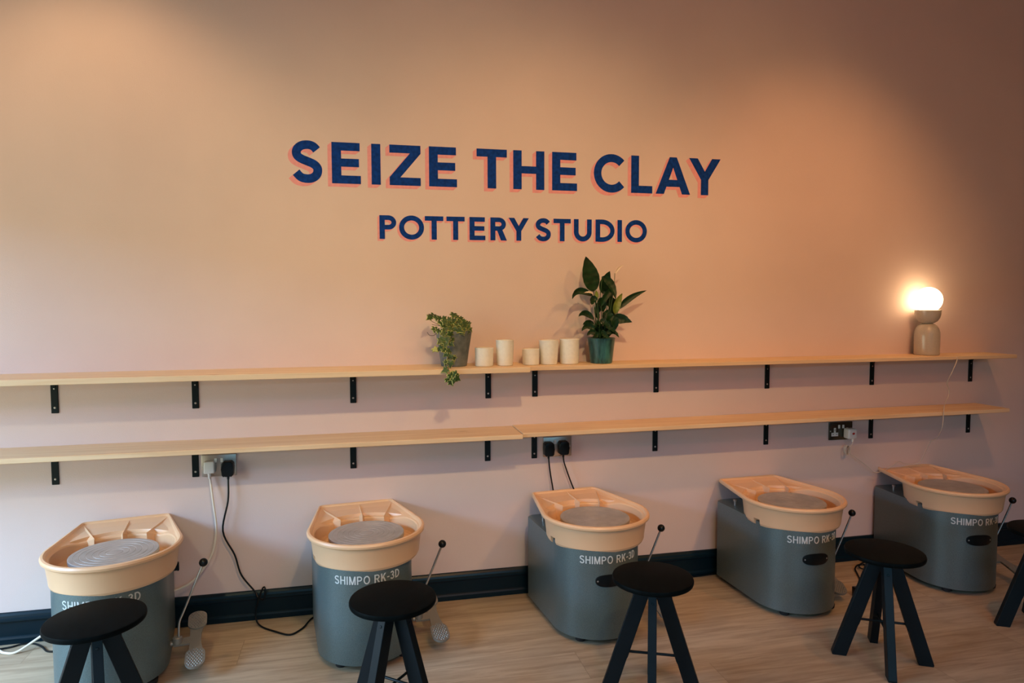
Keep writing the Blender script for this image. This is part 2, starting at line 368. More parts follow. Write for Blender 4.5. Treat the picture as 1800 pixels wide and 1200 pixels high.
BIG = [('S',-0.2619,-0.1395),('E',-0.1001,0.0186),('I',0.0632,0.1012),('Z',0.1389,0.2712),('E',0.3072,0.4289),('T',0.5162,0.6522),('H',0.6811,0.8244),('E',0.8607,0.9787),('C',1.0587,1.2119),('L',1.2406,1.3462),('A',1.3631,1.5382),('Y',1.5316,1.6944)]
SMALL = [('P',0.0932,0.1654),('O',0.1762,0.2831),('T',0.2869,0.3673),('T',0.3812,0.4615),('E',0.4829,0.5537),('R',0.5765,0.6512),('Y',0.6595,0.7526),('S',0.7826,0.8547),('T',0.8675,0.9492),('U',0.9640,1.0492),('D',1.0680,1.1615),('I',1.1749,1.1972),('O',1.2138,1.3209)]
def lettering(name, label, spec, z0, z1, dz, s, b, off):
    t = thing(name, label, 'wall lettering', (spec[0][1], 0, z0))
    bx = spec[0][1]
    for ch, xa, xb in spec:
        k = (xa-spec[0][1])/(spec[-1][2]-spec[0][1]); zb = dz*k
        P = [[(x+xa-bx, z+zb) for x, z in p] for p in glyph(ch, xb-xa, z1-z0, s, b)]
        L = obj('letter', solid(union(P), lambda x, z: (x, -0.0009, z), lambda x, z: (x, -0.0005, z)), M_blue, t, smooth=False)
        S = obj('drop_shadow', solid(union(P, off), lambda x, z: (x, -0.0005, z), lambda x, z: (x, -0.0001, z)), M_coral, L, smooth=False)
        tag(S, 'coral pink block shading behind the letter')
    return t
lettering('painted_heading', 'large navy hand-painted words SEIZE THE CLAY with coral block shading on the wall', BIG, 1.8385, 2.0095, 0.003, 0.0385, 0.034, (-0.0165, -0.0140))
lettering('painted_subheading', 'smaller navy hand-painted words POTTERY STUDIO with coral shading under the heading', SMALL, 1.6095, 1.7105, 0.005, 0.0225, 0.0200, (-0.0088, -0.0085))

# ---------------------------------------------------------------- shelves
def board(name, label, xa, xb, depth, ztop, th, rise=0.0, group=None):
    t = bmesh.new(); box(t, ((xb-xa)/2, -depth/2-0.0005, -th/2), (xb-xa, depth, th), bevel=0.0015, seg=1)
    o = obj(name, t, M_pine, smooth=False); o.location = (xa, 0, ztop); o.rotation_euler = (0, -math.atan2(rise, xb-xa), 0)
    return tag(o, label, 'shelf', group)
board('shelf_board', 'left pine board of the upper shelf, carrying the ivy pot', -2.5, 0.697, 0.245, 1.0660, 0.0220)
board('shelf_board', 'right pine board of the upper shelf, carrying the lit table lamp', 0.699, 3.262, 0.188, 1.0625, 0.0175)
board('shelf_board', 'left pine board of the lower shelf, above the brushed steel double socket', -2.5, 0.672, 0.216, 0.7770, 0.0190)
board('shelf_board', 'right pine board of the lower shelf, above the two black plugs', 0.674, 3.215, 0.200, 0.7800, 0.0190, rise=0.011)
def bracket(t_top, drop, reach):
    t = thing('shelf_bracket', '', 'bracket')
    bm = bmesh.new()
    box(bm, (0, -0.0025, -drop/2), (0.026, 0.005, drop), bevel=0.0015, seg=1)
    obj('upright', bm, M_black, t, smooth=False)
    bm = bmesh.new(); box(bm, (0, -reach/2, -0.0015), (0.026, reach, 0.003), bevel=0.0007, seg=1)
    # curved gusset rib
    pts = [(-0.005, -0.004)]+[(-0.005-0.045*(1-math.cos(a)), -0.004-0.045*(1-math.sin(a))) for a in [PI/2*k/8 for k in range(9)]]
    vs = [[bm.verts.new((x, y, z)) for y, z in pts] for x in (-0.005, 0.005)]
    bm.faces.new(vs[0]); bm.faces.new(vs[1][::-1])
    for k in range(len(pts)): bm.faces.new((vs[0][k], vs[1][k], vs[1][(k+1) % len(pts)], vs[0][(k+1) % len(pts)]))
    obj('support_arm', bm, M_black, t, smooth=False)
    for z in (-0.036-(drop-0.13)*0.5, -drop+0.022):
        bm = bmesh.new(); lathe(bm, [(0, 0.0015), (0.0028, 0.0012), (0.0042, 0)], 14)
        bmesh.ops.rotate(bm, matrix=Matrix.Rotation(R(90), 3, 'X'), verts=bm.verts[:])
        s = obj('screw', bm, M_screw, t); s.location = (0, -0.005, z)
    return t
ub = bracket(0, 0.138, 0.150); lb = bracket(0, 0.139, 0.150)
xs = [-1.172, -0.658, -0.028, 0.5625, 0.779, 1.3735, 1.9635, 2.565, 3.1745]
xl = [-1.181, -0.666, -0.032, 0.5585, 0.776, 1.371, 1.963, 2.5675, 3.172]
where_u = ['below the left end of the upper shelf', 'above the brushed steel socket, under the upper shelf', 'over the second pottery wheel, under the upper shelf', 'under the cream cups, left of the upper shelf joint',
           'just right of the upper shelf joint', 'under the upper shelf right of the teal pot', 'under the upper shelf over the fourth pottery wheel', 'under the upper shelf left of the table lamp', 'under the right end of the upper shelf']
where_l = ['below the left end of the lower shelf', 'under the lower shelf touching the brushed steel socket', 'under the lower shelf over the second pottery wheel', 'under the lower shelf just left of its board joint',
           'under the lower shelf beside the two black plugs', 'under the lower shelf right of the two black plugs', 'under the lower shelf left of the dark socket', 'under the lower shelf right of the dark socket', 'under the right end of the lower shelf']
for i, (x, wh) in enumerate(zip(xs, where_u)):
    o = ub if i == 0 else copy_tree(ub)
    o.location = (x, 0, 1.0440 if x < 0.69 else 1.0450); tag(o, 'black steel angle bracket '+wh, 'bracket', 'shelf brackets')
for i, (x, wh) in enumerate(zip(xl, where_l)):
    o = lb if i == 0 else copy_tree(lb)
    o.location = (x, 0, 0.7605 if x < 0.69 else 0.7605+0.011*(x-0.674)/2.54); tag(o, 'black steel angle bracket '+wh, 'bracket', 'shelf brackets')

# ---------------------------------------------------------------- sockets and plugs
def socket(loc, m, rocker, label):
    t = thing('wall_socket', label, 'socket', loc)
    bm = bmesh.new(); box(bm, (0, -0.004, 0), (0.136, 0.008, 0.092), bevel=0.003, seg=2); obj('face_plate', bm, m, t)
    for sx in (-1, 1):
        bm = bmesh.new(); box(bm, (sx*0.012, -0.0095, 0.022), (0.011, 0.004, 0.018), bevel=0.001, seg=1); obj('rocker_switch', bm, rocker, t, smooth=False)
        bm = bmesh.new()
        prisms = [rc(-0.0055, -0.004, 0.0055, 0.020), rc(-0.019, -0.022, 0.019, -0.004)]
        for a in prisms:
            box(bm, (sx*0.036+(a[0][0]+a[2][0])/2, -0.0088, -0.004+(a[0][1]+a[2][1])/2), (a[2][0]-a[0][0], 0.002, a[2][1]-a[0][1]))
        ins = obj('socket_insert', bm, rocker, t, smooth=False)
        for (dx, dz, sx_, sz_) in ((0, 0.010, 0.003, 0.007), (-0.010, -0.013, 0.006, 0.003), (0.010, -0.013, 0.006, 0.003)):
            b2 = bmesh.new(); box(b2, (sx*0.036+dx, -0.0099, -0.004+dz), (sx_, 0.0008, sz_)); obj('pin_hole', b2, M_blk, ins, smooth=False)
        b2 = bmesh.new(); lathe(b2, [(0, 0.0012), (0.003, 0.0010), (0.0038, 0)], 12); bmesh.ops.rotate(b2, matrix=Matrix.Rotation(R(90), 3, 'X'), verts=b2.verts[:])
        s = obj('screw', b2, M_screw, t); s.location = (sx*0.060, -0.008, 0.0)
    return t
socket((-0.574, 0, 0.6665), M_steel, M_white, 'brushed steel double socket with one white and one black plug in it')
socket((0.885, 0, 0.6720), M_steel, M_white, 'steel double socket almost covered by two black plugs')
socket((2.386, 0, 0.6780), M_dark_steel, M_white, 'dark nickel double socket with white inserts and a white adaptor')
def plug_body(kind):
    bm = bmesh.new()
    if kind == 'black':
        pts = [(-0.022, -0.026), (-0.015, -0.033), (-0.009, -0.027), (0.009, -0.027), (0.015, -0.033), (0.022, -0.026), (0.024, 0.0), (0.023, 0.022), (0.014, 0.031), (-0.014, 0.031), (-0.023, 0.022), (-0.024, 0.0)]
        prism(bm, pts, 0, 0.036, bevel=0.004)
    else:
        pts = [(-0.022, -0.022), (-0.018, -0.026), (0.018, -0.026), (0.022, -0.022), (0.021, 0.018), (0.016, 0.025), (-0.016, 0.025), (-0.021, 0.018)]
        prism(bm, pts, 0, 0.020, bevel=0.006)
    bmesh.ops.rotate(bm, matrix=Matrix.Rotation(R(90), 3, 'X'), verts=bm.verts[:])
    return bm
def add_cord(parent_world, parent, pts, r, m, plug=None, plug_at=None, name='power_cord'):
    """cord given in room coordinates, stored in the thing's own frame"""
    inv = Matrix.Translation(Vector(parent_world[0])) @ Matrix.Rotation(parent_world[1], 4, 'Z'); inv = inv.inverted()
    bm = bmesh.new(); tube(bm, [inv @ p for p in smoothpath(pts, 6)], r, 8); c = obj(name, bm, m, parent)
    if plug:
        bm = plug_body(plug); pl = obj('plug', bm, M_blk if plug == 'black' else M_white, c)
        pl.location = inv @ Vector(plug_at); pl.rotation_euler = (0, 0, -parent_world[1])
        bm = bmesh.new(); z0 = -0.024
        tube(bm, [(0, -0.014, z0), (0, -0.014, z0-0.012), (0, -0.014, z0-0.022)], [0.007, 0.0055, 0.0045], 10)
        g = obj('cord_grip', bm, M_blk if plug == 'black' else M_white, c); g.location = pl.location; g.rotation_euler = pl.rotation_euler
    return c

# ---------------------------------------------------------------- pottery wheels
RB = 0.179      # body front radius
BX = -0.012     # sideways seat of the splash pan on the body
BY = 0.017      # how far the body front stands ahead of the wheel head
def body_outline(r, back, rc_=0.025):
    p = [(BX+r*math.cos(R(a)), r*math.sin(R(a))-BY) for a in range(180, 361, 5)]
    for a in range(0, 91, 15): p.append((BX+r-rc_+rc_*math.cos(R(a)), back-rc_+rc_*math.sin(R(a))))
    for a in range(90, 181, 15): p.append((BX-r+rc_+rc_*math.cos(R(a)), back-rc_+rc_*math.sin(R(a))))
    return p
def hull(pts):
    pts = sorted(set(pts)); 
    def half(ps):
        h = []
        for p in ps:
            while len(h) > 1 and (h[-1][0]-h[-2][0])*(p[1]-h[-2][1])-(h[-1][1]-h[-2][1])*(p[0]-h[-2][0]) <= 0: h.pop()
            h.append(p)
        return h
    return half(pts)[:-1]+half(pts[::-1])[:-1]
def rho_fn(r, bw, bd, cr):
    pts = [(r*math.cos(R(a*3)), r*math.sin(R(a*3))) for a in range(120)]
    for sx in (-1, 1):
        pts += [(sx*(bw-cr)+cr*math.cos(R(a)), bd-cr+cr*math.sin(R(a))) for a in range(0, 360, 10)]
    hl = hull(pts)
    def f(th):
        d = (math.cos(th), math.sin(th)); best = 0
        for i in range(len(hl)):
            ax, ay = hl[i]; bx, by = hl[(i+1) % len(hl)]; ex, ey = bx-ax, by-ay
            den = d[0]*ey-d[1]*ex
            if abs(den) < 1e-12: continue
            t = (ax*ey-ay*ex)/den; u = (ax*d[1]-ay*d[0])/den
            if t > 0 and -1e-9 <= u <= 1+1e-9: best = max(best, t)
        return best
    return f
def pan_bm():
    bm = bmesh.new(); rho = rho_fn(0.222, 0.158, 0.340, 0.018); N = 360; cols = []
    ribs = [90-33, 90-2, 90+31]
    for k in range(N):
        th = 2*PI*k/N; p = rho(th); c, s = math.cos(th), math.sin(th); deg = 360*k/N
        sm = max(0.0, min(1.0, (p-0.2225)/0.055)); sm = sm*sm*(3-2*sm)
        dd = min(abs(deg-q) for q in ribs); rd = 0.0
        nt = 0.028 if abs((deg-188+180) % 360-180) < 4.2 else 0.0
        L = 0.1985; d = 0.016*sm; rA = p-0.019; rC = min(L+0.003, rA-0.0005); rB = rA*0.62+rC*0.38
        ramp = []
        for u in (0.12, 0.28, 0.44, 0.60, 0.76, 0.90):
            ramp.append((rA+(rC-rA)*u, 0.4688-(0.0033+d)*u))
        prof = [(0.186-nt, 0.366), (0.196-nt, 0.3695), (0.2005-nt, 0.379), (0.2018-nt, 0.3955), (0.2019, 0.3965), (0.209, 0.452), (0.213, 0.4615),
                (p-0.009, 0.4635), (p-0.003, 0.459), (p, 0.462), (p+0.001, 0.469), (p-0.003, 0.4755), (p-0.010, 0.4770), (p-0.016, 0.4735),
                (rA, 0.4690), *ramp, (rC, 0.4655-d+rd*0.014*sm), (L-0.001-0.034*rd*sm, 0.4640-d+rd*0.015*sm), (L-0.0045-0.036*rd*sm, 0.4590-d+rd*0.012*sm),
                (0.191-0.036*rd*sm, 0.412), (0.187-0.032*rd*sm, 0.402), (0.178-0.018*rd*sm, 0.3965), (0.060, 0.394), (0.045, 0.394)]
        cols.append([bm.verts.new((r*c, r*s, z)) for r, z in prof])
    for k in range(N):
        a, b = cols[k], cols[(k+1) % N]
        for i in range(len(a)-1): bm.faces.new((a[i], b[i], b[i+1], a[i+1]))
    def pt(r, a_, z): return bm.verts.new((r*math.cos(R(a_)), r*math.sin(R(a_)), z))
    for qo, qi in ((64, ribs[0]), (88, ribs[1]), (115, ribs[2])):      # three gussets bracing the tub wall
        st = pt(rho(R(qo))-0.024, qo, 0.4685); ap = pt(0.163, qi, 0.4645); ft = pt(0.168, qi, 0.397)
        for sg in (-1, 1):
            s2 = pt(rho(R(qo))-0.024, qo, 0.460); b1 = pt(0.2035, qi+sg*3.2, 0.4475); b2 = pt(0.196, qi+sg*3.2, 0.440); b3 = pt(0.186, qi+sg*3.2, 0.397)
            bm.faces.new((st, ap, b1)); bm.faces.new((st, b1, s2)); bm.faces.new((ap, b2, b1)); bm.faces.new((ap, ft, b3, b2))
    return bm
def head_bm():
    prof = [(0, 0.4500)]
    for r in (0.028, 0.048, 0.068, 0.088, 0.108, 0.126):
        prof += [(r-0.0010, 0.4500), (r-0.0004, 0.4494), (r+0.0004, 0.4494), (r+0.0010, 0.4500)]
    prof += [(0.1405, 0.4500), (0.1430, 0.4485), (0.1430, 0.4355), (0.1415, 0.4340), (0.055, 0.4340), (0.050, 0.426), (0.042, 0.420), (0.042, 0.36), (0, 0.36)]
    bm = bmesh.new(); lathe(bm, prof, 96); return bm
def pad_outline(cy, hl, hw, n=10):
    r = hw; p = []
    for a in range(0, 181, 18): p.append((hw*math.cos(R(a)), cy+hl-r+r*math.sin(R(a))))
    for a in range(180, 361, 18): p.append((hw*math.cos(R(a)), cy-hl+r+r*math.sin(R(a))))
    return p
def make_wheel():
    t = thing('pottery_wheel', '', 'pottery wheel')
    bm = bmesh.new(); prism(bm, body_outline(RB, 0.305), 0.024, 0.383, bevel=0.004)
    body = obj('body', bm, M_body, t)
    bm = bmesh.new(); prism(bm, body_outline(RB-0.012, 0.293), 0.018, 0.030); obj('base_plinth', bm, M_rub, t)
    for x, y in ((-0.115, -0.115), (0.115, -0.115), (-0.135, 0.245), (0.135, 0.245)):
        bm = bmesh.new(); lathe(bm, [(0, 0), (0.017, 0), (0.020, 0.003), (0.022, 0.018), (0, 0.018)], 20, (x, y, 0)); obj('foot', bm, M_rub, t)
    obj('splash_pan', pan_bm(), M_pan, t, angle=17)
    obj('wheel_head', head_bm(), M_alu, t, angle=12)
    # printed name around the front
    txt = [('S', .62), ('H', .66), ('I', .16), ('M', .78), ('P', .62), ('O', .76), (' ', .22), ('R', .66), ('K', .64), ('-', .30), ('3', .55), ('D', .66)]
    hgt = 0.0300; gap = 0.155; tot = sum(wd for _, wd in txt)*hgt+gap*hgt*(len(txt)-1); u = -tot/2-0.010; polys = []
    for ch, wd in txt:
        if ch == 'I': polys += [[(x+u, z) for x, z in p] for p in glyph('I', 0.15*hgt, hgt, 1, 1)]
        elif ch != ' ': polys += [[(x+u, z) for x, z in p] for p in glyph(ch, wd*hgt, hgt, 0.150*hgt, 0.128*hgt)]
        u += (wd+gap)*hgt
    def wrap(rr): return lambda x, z: (BX+rr*math.sin(x/RB), -rr*math.cos(x/RB)-BY, 0.326+z)
    tag(obj('printed_name', solid(union(polys), wrap(RB+0.0009), wrap(RB+0.0001)), M_ink, body, smooth=False), 'pale grey printed letters SHIMPO RK-3D')
    # recessed oval grip under the name
    bm = bmesh.new(); n = 40; ring = []
    for rr, k in ((RB-0.001, 1.0), (RB+0.004, 0.97), (RB+0.0045, 0.90)):
        ring.append([])
        for i in range(n):
            a = 2*PI*i/n; ca, sa = math.cos(a), math.sin(a)
            x = -0.014+0.060*math.copysign(abs(ca)**0.75, ca)*k; z = 0.0245*math.copysign(abs(sa)**0.8, sa)*k
            ring[-1].append(bm.verts.new((BX+rr*math.sin(x/RB), -rr*math.cos(x/RB)-BY, z)))
    for a, b in zip(ring, ring[1:]):
        for i in range(n): bm.faces.new((a[i], a[(i+1) % n], b[(i+1) % n], b[i]))
    q = ring[-1]
    for i in range(n//2):
        j = (n-i) % n; j2 = n-i-1
        vs = [q[i], q[i+1], q[j2], q[j]]; vs = [v for k, v in enumerate(vs) if v not in vs[:k]]
        if len(vs) > 2: bm.faces.new(vs)
    g = obj('grip', bm, M_blk, t); g.location = (0, 0, 0.259)
    for sx in (-1, 1):
        bm = bmesh.new(); lathe(bm, [(0, 0.002), (0.003, 0.0015), (0.004, 0)], 12); bmesh.ops.rotate(bm, matrix=Matrix.Rotation(R(90), 3, 'X'), verts=bm.verts[:])
        a = (sx*0.050-0.014)/RB; s = obj('screw', bm, M_screw, g); s.location = (BX+(RB+0.0035)*math.sin(a), -(RB+0.0035)*math.cos(a)-BY, 0); s.rotation_euler = (0, 0, a)
    # pan latch studs on both sides and the switch at the rear
    for sx in (-1, 1):
        bm = bmesh.new(); cyl(bm, (sx*0.150, 0.205, 0.383), (sx*0.150, 0.205, 0.404), 0.005, 14); lathe(bm, [(0.008, 0), (0.008, 0.005), (0.005, 0.008), (0, 0.008)], 16, (sx*0.150, 0.205, 0.404))
        obj('latch_stud', bm, M_screw, t)
    bm = bmesh.new(); box(bm, (BX+RB+0.008, 0.235, 0.285), (0.016, 0.028, 0.030), bevel=0.002, seg=1); box(bm, (BX+RB+0.019, 0.235, 0.283), (0.008, 0.016, 0.034), bevel=0.002, seg=1)
    obj('power_switch', bm, M_blk, t, smooth=False)
    # speed pedal beside the body, with hand lever
    ped = bpy.data.objects.new('foot_pedal', None); COL.objects.link(ped); ped.parent = t; ped.empty_display_size = 0.03; ped.location = (0.256, -0.025, 0.088)
    tilt = Matrix.Rotation(R(13), 3, 'X')
    bm = bmesh.new()
    out = []
    for a in range(-20, 201, 15): out.append((0.031*math.cos(R(a))+0.005, 0.122+0.031*math.sin(R(a))))
    out += [(-0.022, 0.075), (-0.020, 0.020), (-0.075, 0.018), (-0.075, -0.016), (-0.020, -0.018), (-0.024, -0.075)]
    for a in range(160, 381, 15): out.append((0.031*math.cos(R(a)), -0.122+0.031*math.sin(R(a))))
    out += [(0.026, -0.075), (0.018, -0.02), (0.018, 0.03), (0.026, 0.075)]
    prism(bm, out, -0.004, 0.004)
    bmesh.ops.rotate(bm, matrix=tilt, verts=bm.verts[:], cent=(0, 0, 0))
    obj('pedal_plate', bm, M_cast, ped, smooth=False)
    for cy, cx in ((0.105, 0.003), (-0.105, 0.0)):
        bm = bmesh.new()
        prism(bm, [(x+cx, y) for x, y in pad_outline(cy, 0.052, 0.033)], 0.002, 0.009)
        for i in range(-3, 4):
            for j in range(-5, 6):
                x = i*0.0095+(0.00475 if j % 2 else 0); y = cy+j*0.0088
                if abs(x) < 0.028 and (abs(y-cy) < 0.024 or x*x+(abs(y-cy)-0.022)**2 < 0.026**2):
                    v = [bm.verts.new((x+cx+dx, y+dy, 0.009)) for dx, dy in ((0.0036, 0), (0, 0.0040), (-0.0036, 0), (0, -0.0040))]
                    tp = bm.verts.new((x+cx, y, 0.0125))
                    for q in range(4): bm.faces.new((v[q], v[(q+1) % 4], tp))
        bmesh.ops.rotate(bm, matrix=tilt, verts=bm.verts[:], cent=(0, 0, 0))
        obj('tread', bm, M_cast, ped, smooth=False)
    bm = bmesh.new(); cyl(bm, (-0.085, 0, 0), (-0.055, 0, 0), 0.009, 16); lathe(bm, [(0, -0.004), (0.017, -0.004), (0.017, 0.016), (0.013, 0.020), (0, 0.020)], 18, (-0.062, 0, 0.004))
    obj('pivot', bm, M_cast, ped)
    bm = bmesh.new(); tube(bm, smoothpath([(0.199, -0.028, 0.104), (0.200, -0.028, 0.145), (0.204, -0.028, 0.172), (0.218, -0.029, 0.205), (0.249, -0.036, 0.282), (0.286, -0.040, 0.372)], 4), 0.0042, 10)
    lv = obj('hand_lever', bm, M_rod, t)
    bm = bmesh.new(); bmesh.ops.create_uvsphere(bm, u_segments=24, v_segments=16, radius=0.0155); kn = obj('knob', bm, M_blk, lv); kn.location = (0.2895, -0.041, 0.382)
    return t
WHEELS = [(-0.866, -0.350, 10), (0.017, -0.343, 7.0), (0.942, -0.360, 6.0), (1.870, -0.350, 3), (2.757, -0.322, -4)]
WL = ['grey pottery wheel with cream splash pan at the left end of the row',
      'grey pottery wheel with cream splash pan between the two double sockets, second from the left',
      'grey pottery wheel with cream splash pan in the middle, directly below the two black plugs',
      'grey pottery wheel with oval black grip in full view, below the dark socket',
      'grey pottery wheel with cream splash pan at the far right end, below the lamp']
wheel0 = make_wheel(); wh = []
for i, (x, y, a) in enumerate(WHEELS):
    o = wheel0 if i == 0 else copy_tree(wheel0); wh.append(o)
    o.location = (x, y, 0); o.rotation_euler = (0, 0, R(a)); tag(o, WL[i], 'pottery wheel', 'pottery wheels along the wall')
def fr(i): x, y, a = WHEELS[i]; return ((x, y, 0), R(a))
for c in wh[3].children:      # the fourth wheel's pedal is turned towards its body
    if c.name.startswith('foot_pedal'): c.location = (0.250, 0.050, 0.070); c.rotation_euler = (0, 0, R(-20))
add_cord(fr(0), wh[0], [(-0.609, -0.016, 0.640), (-0.608, -0.018, 0.615), (-0.597, -0.03, 0.525), (-0.588, -0.03, 0.405), (-0.608, -0.035, 0.299), (-0.665, -0.04, 0.215), (-0.72, -0.05, 0.180), (-0.79, -0.06, 0.165)], 0.0042, M_whitecord, 'white', (-0.6095, -0.0098, 0.663))
add_cord(fr(1), wh[1], [(-0.537, -0.022, 0.630), (-0.537, -0.024, 0.605), (-0.539, -0.03, 0.521), (-0.562, -0.03, 0.395), (-0.519, -0.03, 0.291), (-0.495, -0.03, 0.204), (-0.445, -0.03, 0.130), (-0.43, -0.04, 0.105), (-0.405, -0.05, 0.10), (-0.40, -0.045, 0.142), (-0.412, -0.04, 0.14), (-0.435, -0.05, 0.07), (-0.435, -0.07, 0.025), (-0.41, -0.10, 0.006), (-0.35, -0.155, 0.005), (-0.29, -0.195, 0.005), (-0.245, -0.15, 0.005), (-0.205, -0.055, 0.005), (-0.10, -0.035, 0.03)], 0.0036, M_blk, 'black', (-0.537, -0.0098, 0.656))
add_cord(fr(2), wh[2], [(0.838, -0.025, 0.640), (0.839, -0.026, 0.610), (0.844, -0.03, 0.5587), (0.857, -0.032, 0.48), (0.875, -0.04, 0.36), (0.89, -0.05, 0.2), (0.90, -0.055, 0.12)], 0.0036, M_blk, 'black', (0.838, -0.0098, 0.668))
pc = thing('plugged_lead', 'black plug and lead, the right one of the two above the middle wheel', 'cable')
add_cord(((0, 0, 0), 0), pc, [(0.908, -0.025, 0.640), (0.910, -0.026, 0.608), (0.922, -0.028, 0.567), (0.955, -0.028, 0.48), (1.01, -0.028, 0.36), (1.06, -0.028, 0.2), (1.12, -0.028, 0.06), (1.2, -0.0285, 0.01), (1.4, -0.030, 0.005), (1.62, -0.028, 0.005), (1.72, -0.027, 0.02), (1.80, -0.027, 0.05)], 0.0034, M_blk, 'black', (0.908, -0.0098, 0.671), name='lead')

# fifth wheel's spare black lead coiled on the floor beside the fourth wheel's pedal, and the leads at far left
def lead(pts, r, m, name, label, cat, grp=None):
    bm = bmesh.new(); tube(bm, smoothpath(pts, 6), r, 8); return tag(obj(name, bm, m), label, cat, grp)

# ---------------------------------------------------------------- stools
def make_stool():
    t = thing('work_stool', '', 'stool')
    bm = bmesh.new(); lathe(bm, [(0, 0.396), (0.129, 0.396), (0.1340, 0.3985), (0.1355, 0.403), (0.1355, 0.409), (0.1335, 0.4135), (0.129, 0.415), (0, 0.415)], 72)
    obj('seat', bm, M_stool, t)
    for k in range(4):
        bm = bmesh.new(); th = 0.028
        # radial profile (r, z): plank leaning outwards
        P = [(0.003, 0.396), (0.047, 0.396), (0.172, 0.006), (0.170, 0.0), (0.122, 0.0), (0.086, 0.123), (0.081, 0.128), (0.003, 0.378)]
        a = [bm.verts.new((r, -th/2, z)) for r, z in P]; b = [bm.verts.new((r, th/2, z)) for r, z in P]
        bm.faces.new(a); bm.faces.new(b[::-1])
        for i in range(len(P)): bm.faces.new((a[i], a[(i+1) % len(P)], b[(i+1) % len(P)], b[i]))
        bmesh.ops.bevel(bm, geom=bm.edges[:], offset=0.0014, segments=1, affect='EDGES')
        # legs touching in the middle sit corner to corner round the hub
        bmesh.ops.rotate(bm, matrix=Matrix.Rotation(k*PI/2, 3, 'Z'), verts=bm.verts[:], cent=(0, 0, 0))
        lg = obj('leg', bm, M_leg, t, smooth=False)
        bm = bmesh.new(); lathe(bm, [(0, 0.0015), (0.0035, 0.0012), (0.0045, 0)], 12)
        bmesh.ops.rotate(bm, matrix=Matrix.Rotation(R(90-17.8), 3, 'Y'), verts=bm.verts[:], cent=(0, 0, 0))
        bmesh.ops.translate(bm, vec=(0.0640, 0, 0.345), verts=bm.verts[:])
        bmesh.ops.rotate(bm, matrix=Matrix.Rotation(k*PI/2, 3, 'Z'), verts=bm.verts[:], cent=(0, 0, 0))
        obj('bolt', bm, M_black, lg)
    for k in range(2):
        bm = bmesh.new(); d = 0.092; z = 0.135+0.010*k
        p0 = Vector((d, 0, z)); p1 = Vector((-d, 0, z)); rot = Matrix.Rotation(k*PI/2, 3, 'Z')
        cyl(bm, rot @ p0, rot @ p1, 0.0045, 10); obj('cross_rod', bm, M_black, t)
    return t
stool0 = make_stool()
STOOLS = [(-0.772, -0.814, -69, 'black round wooden stool nearest the left edge, in front of the left-end wheel'),
          (0.0915, -0.872, -130, 'black round wooden stool in front of the second wheel, next to its pedal'),
          (0.955, -0.903, -114, 'black round wooden stool in front of the middle wheel, hiding half of its grip'),
          (1.890, -0.880, -119, 'black round wooden stool standing fully in view between the two right-hand wheels'),
          (2.700, -0.835, -119, 'black round wooden stool cut off by the right edge, one leg showing')]
for i, (x, y, a, lab) in enumerate(STOOLS):
    o = stool0 if i == 0 else copy_tree(stool0)
    o.location = (x, y, 0); o.rotation_euler = (0, 0, R(a)); tag(o, lab, 'stool', 'black stools at the wheels')

# ---------------------------------------------------------------- cups
def cup(loc, r0, r1, h, label, bulge=0.0):
    t = thing('stoneware_cup', label, 'cup', loc, 0, 'cream cups on the upper shelf')
    n = 10; out = []
    for k in range(n+1):
        u = k/n; r = r0+(r1-r0)*u+bulge*math.sin(PI*u)+0.0004*math.sin(u*40); out.append((r, 0.004+(h-0.006)*u))
    prof = [(0, 0), (r0-0.004, 0), (r0-0.001, 0.0015)]+out+[(r1-0.0015, h), (r1-0.004, h-0.001)]+[(r-0.0055, z) for r, z in reversed(out[1:])]+[(r0-0.010, 0.009), (0, 0.008)]
    bm = bmesh.new(); lathe(bm, prof, 56); obj('cup_body', bm, M_cup, t)
    bm = bmesh.new(); lathe(bm, [(r1-0.0045, h-0.0008), (r1-0.003, h+0.0006), (r1-0.0012, h-0.0002)], 56); tag(obj('rim', bm, mat('unglazed_rim', (0.66, 0.46, 0.30), 0.7), t), 'bare tan rim')
    return t
cup((0.520, -0.140, 1.0660), 0.0385, 0.0395, 0.079, 'short squat cream cup next to the ivy pot, first of the five')
cup((0.611, -0.137, 1.0660), 0.0340, 0.0385, 0.111, 'tall tapered cream cup between the two short cups', 0.001)
cup((0.7365, -0.095, 1.0625), 0.0370, 0.0385, 0.071, 'short cream cup standing at the joint of the two shelf boards')
cup((0.820, -0.090, 1.0625), 0.0370, 0.0435, 0.108, 'tall cream cup with flaring sides, just right of the short cup at the board joint', 0.001)
cup((0.916, -0.088, 1.0625), 0.0410, 0.0435, 0.112, 'tall straight cream cup nearest the teal plant pot', 0.001)

# ---------------------------------------------------------------- leaves
def leaf(bm, b, m, t, wd, face=Vector((0, -1, 0.15)), n=18, fold=0.25, mi=0):
    b, m, t = Vector(b), Vector(m), Vector(t); prev = None
    c = 2*m-0.5*(b+t)
    for k in range(n+1):
        u = k/n; p = (1-u)**2*b+2*u*(1-u)*c+u*u*t; tg = (2*(1-u)*(c-b)+2*u*(t-c))
        if tg.length < 1e-6: tg = t-b
        tg.normalize(); side = tg.cross(face); 
        if side.length < 1e-4: side = tg.orthogonal()
        side.normalize(); up = side.cross(tg).normalized()
        hw = wd/2*(math.sin(PI*min(1, u**0.75))**0.8 if 0 < u < 1 else 0.0)
        up = up if up.dot(face) > 0 else -up
        vs = [bm.verts.new(p+side*hw*q+up*fold*hw*abs(q)+up*0.0012*math.sin(u*34)*abs(q)) for q in (-1, -0.5, 0, 0.5, 1)]
        if prev:
            for i in range(4):
                f = bm.faces.new((prev[i], prev[i+1], vs[i+1], vs[i])); f.material_index = mi
        prev = vs
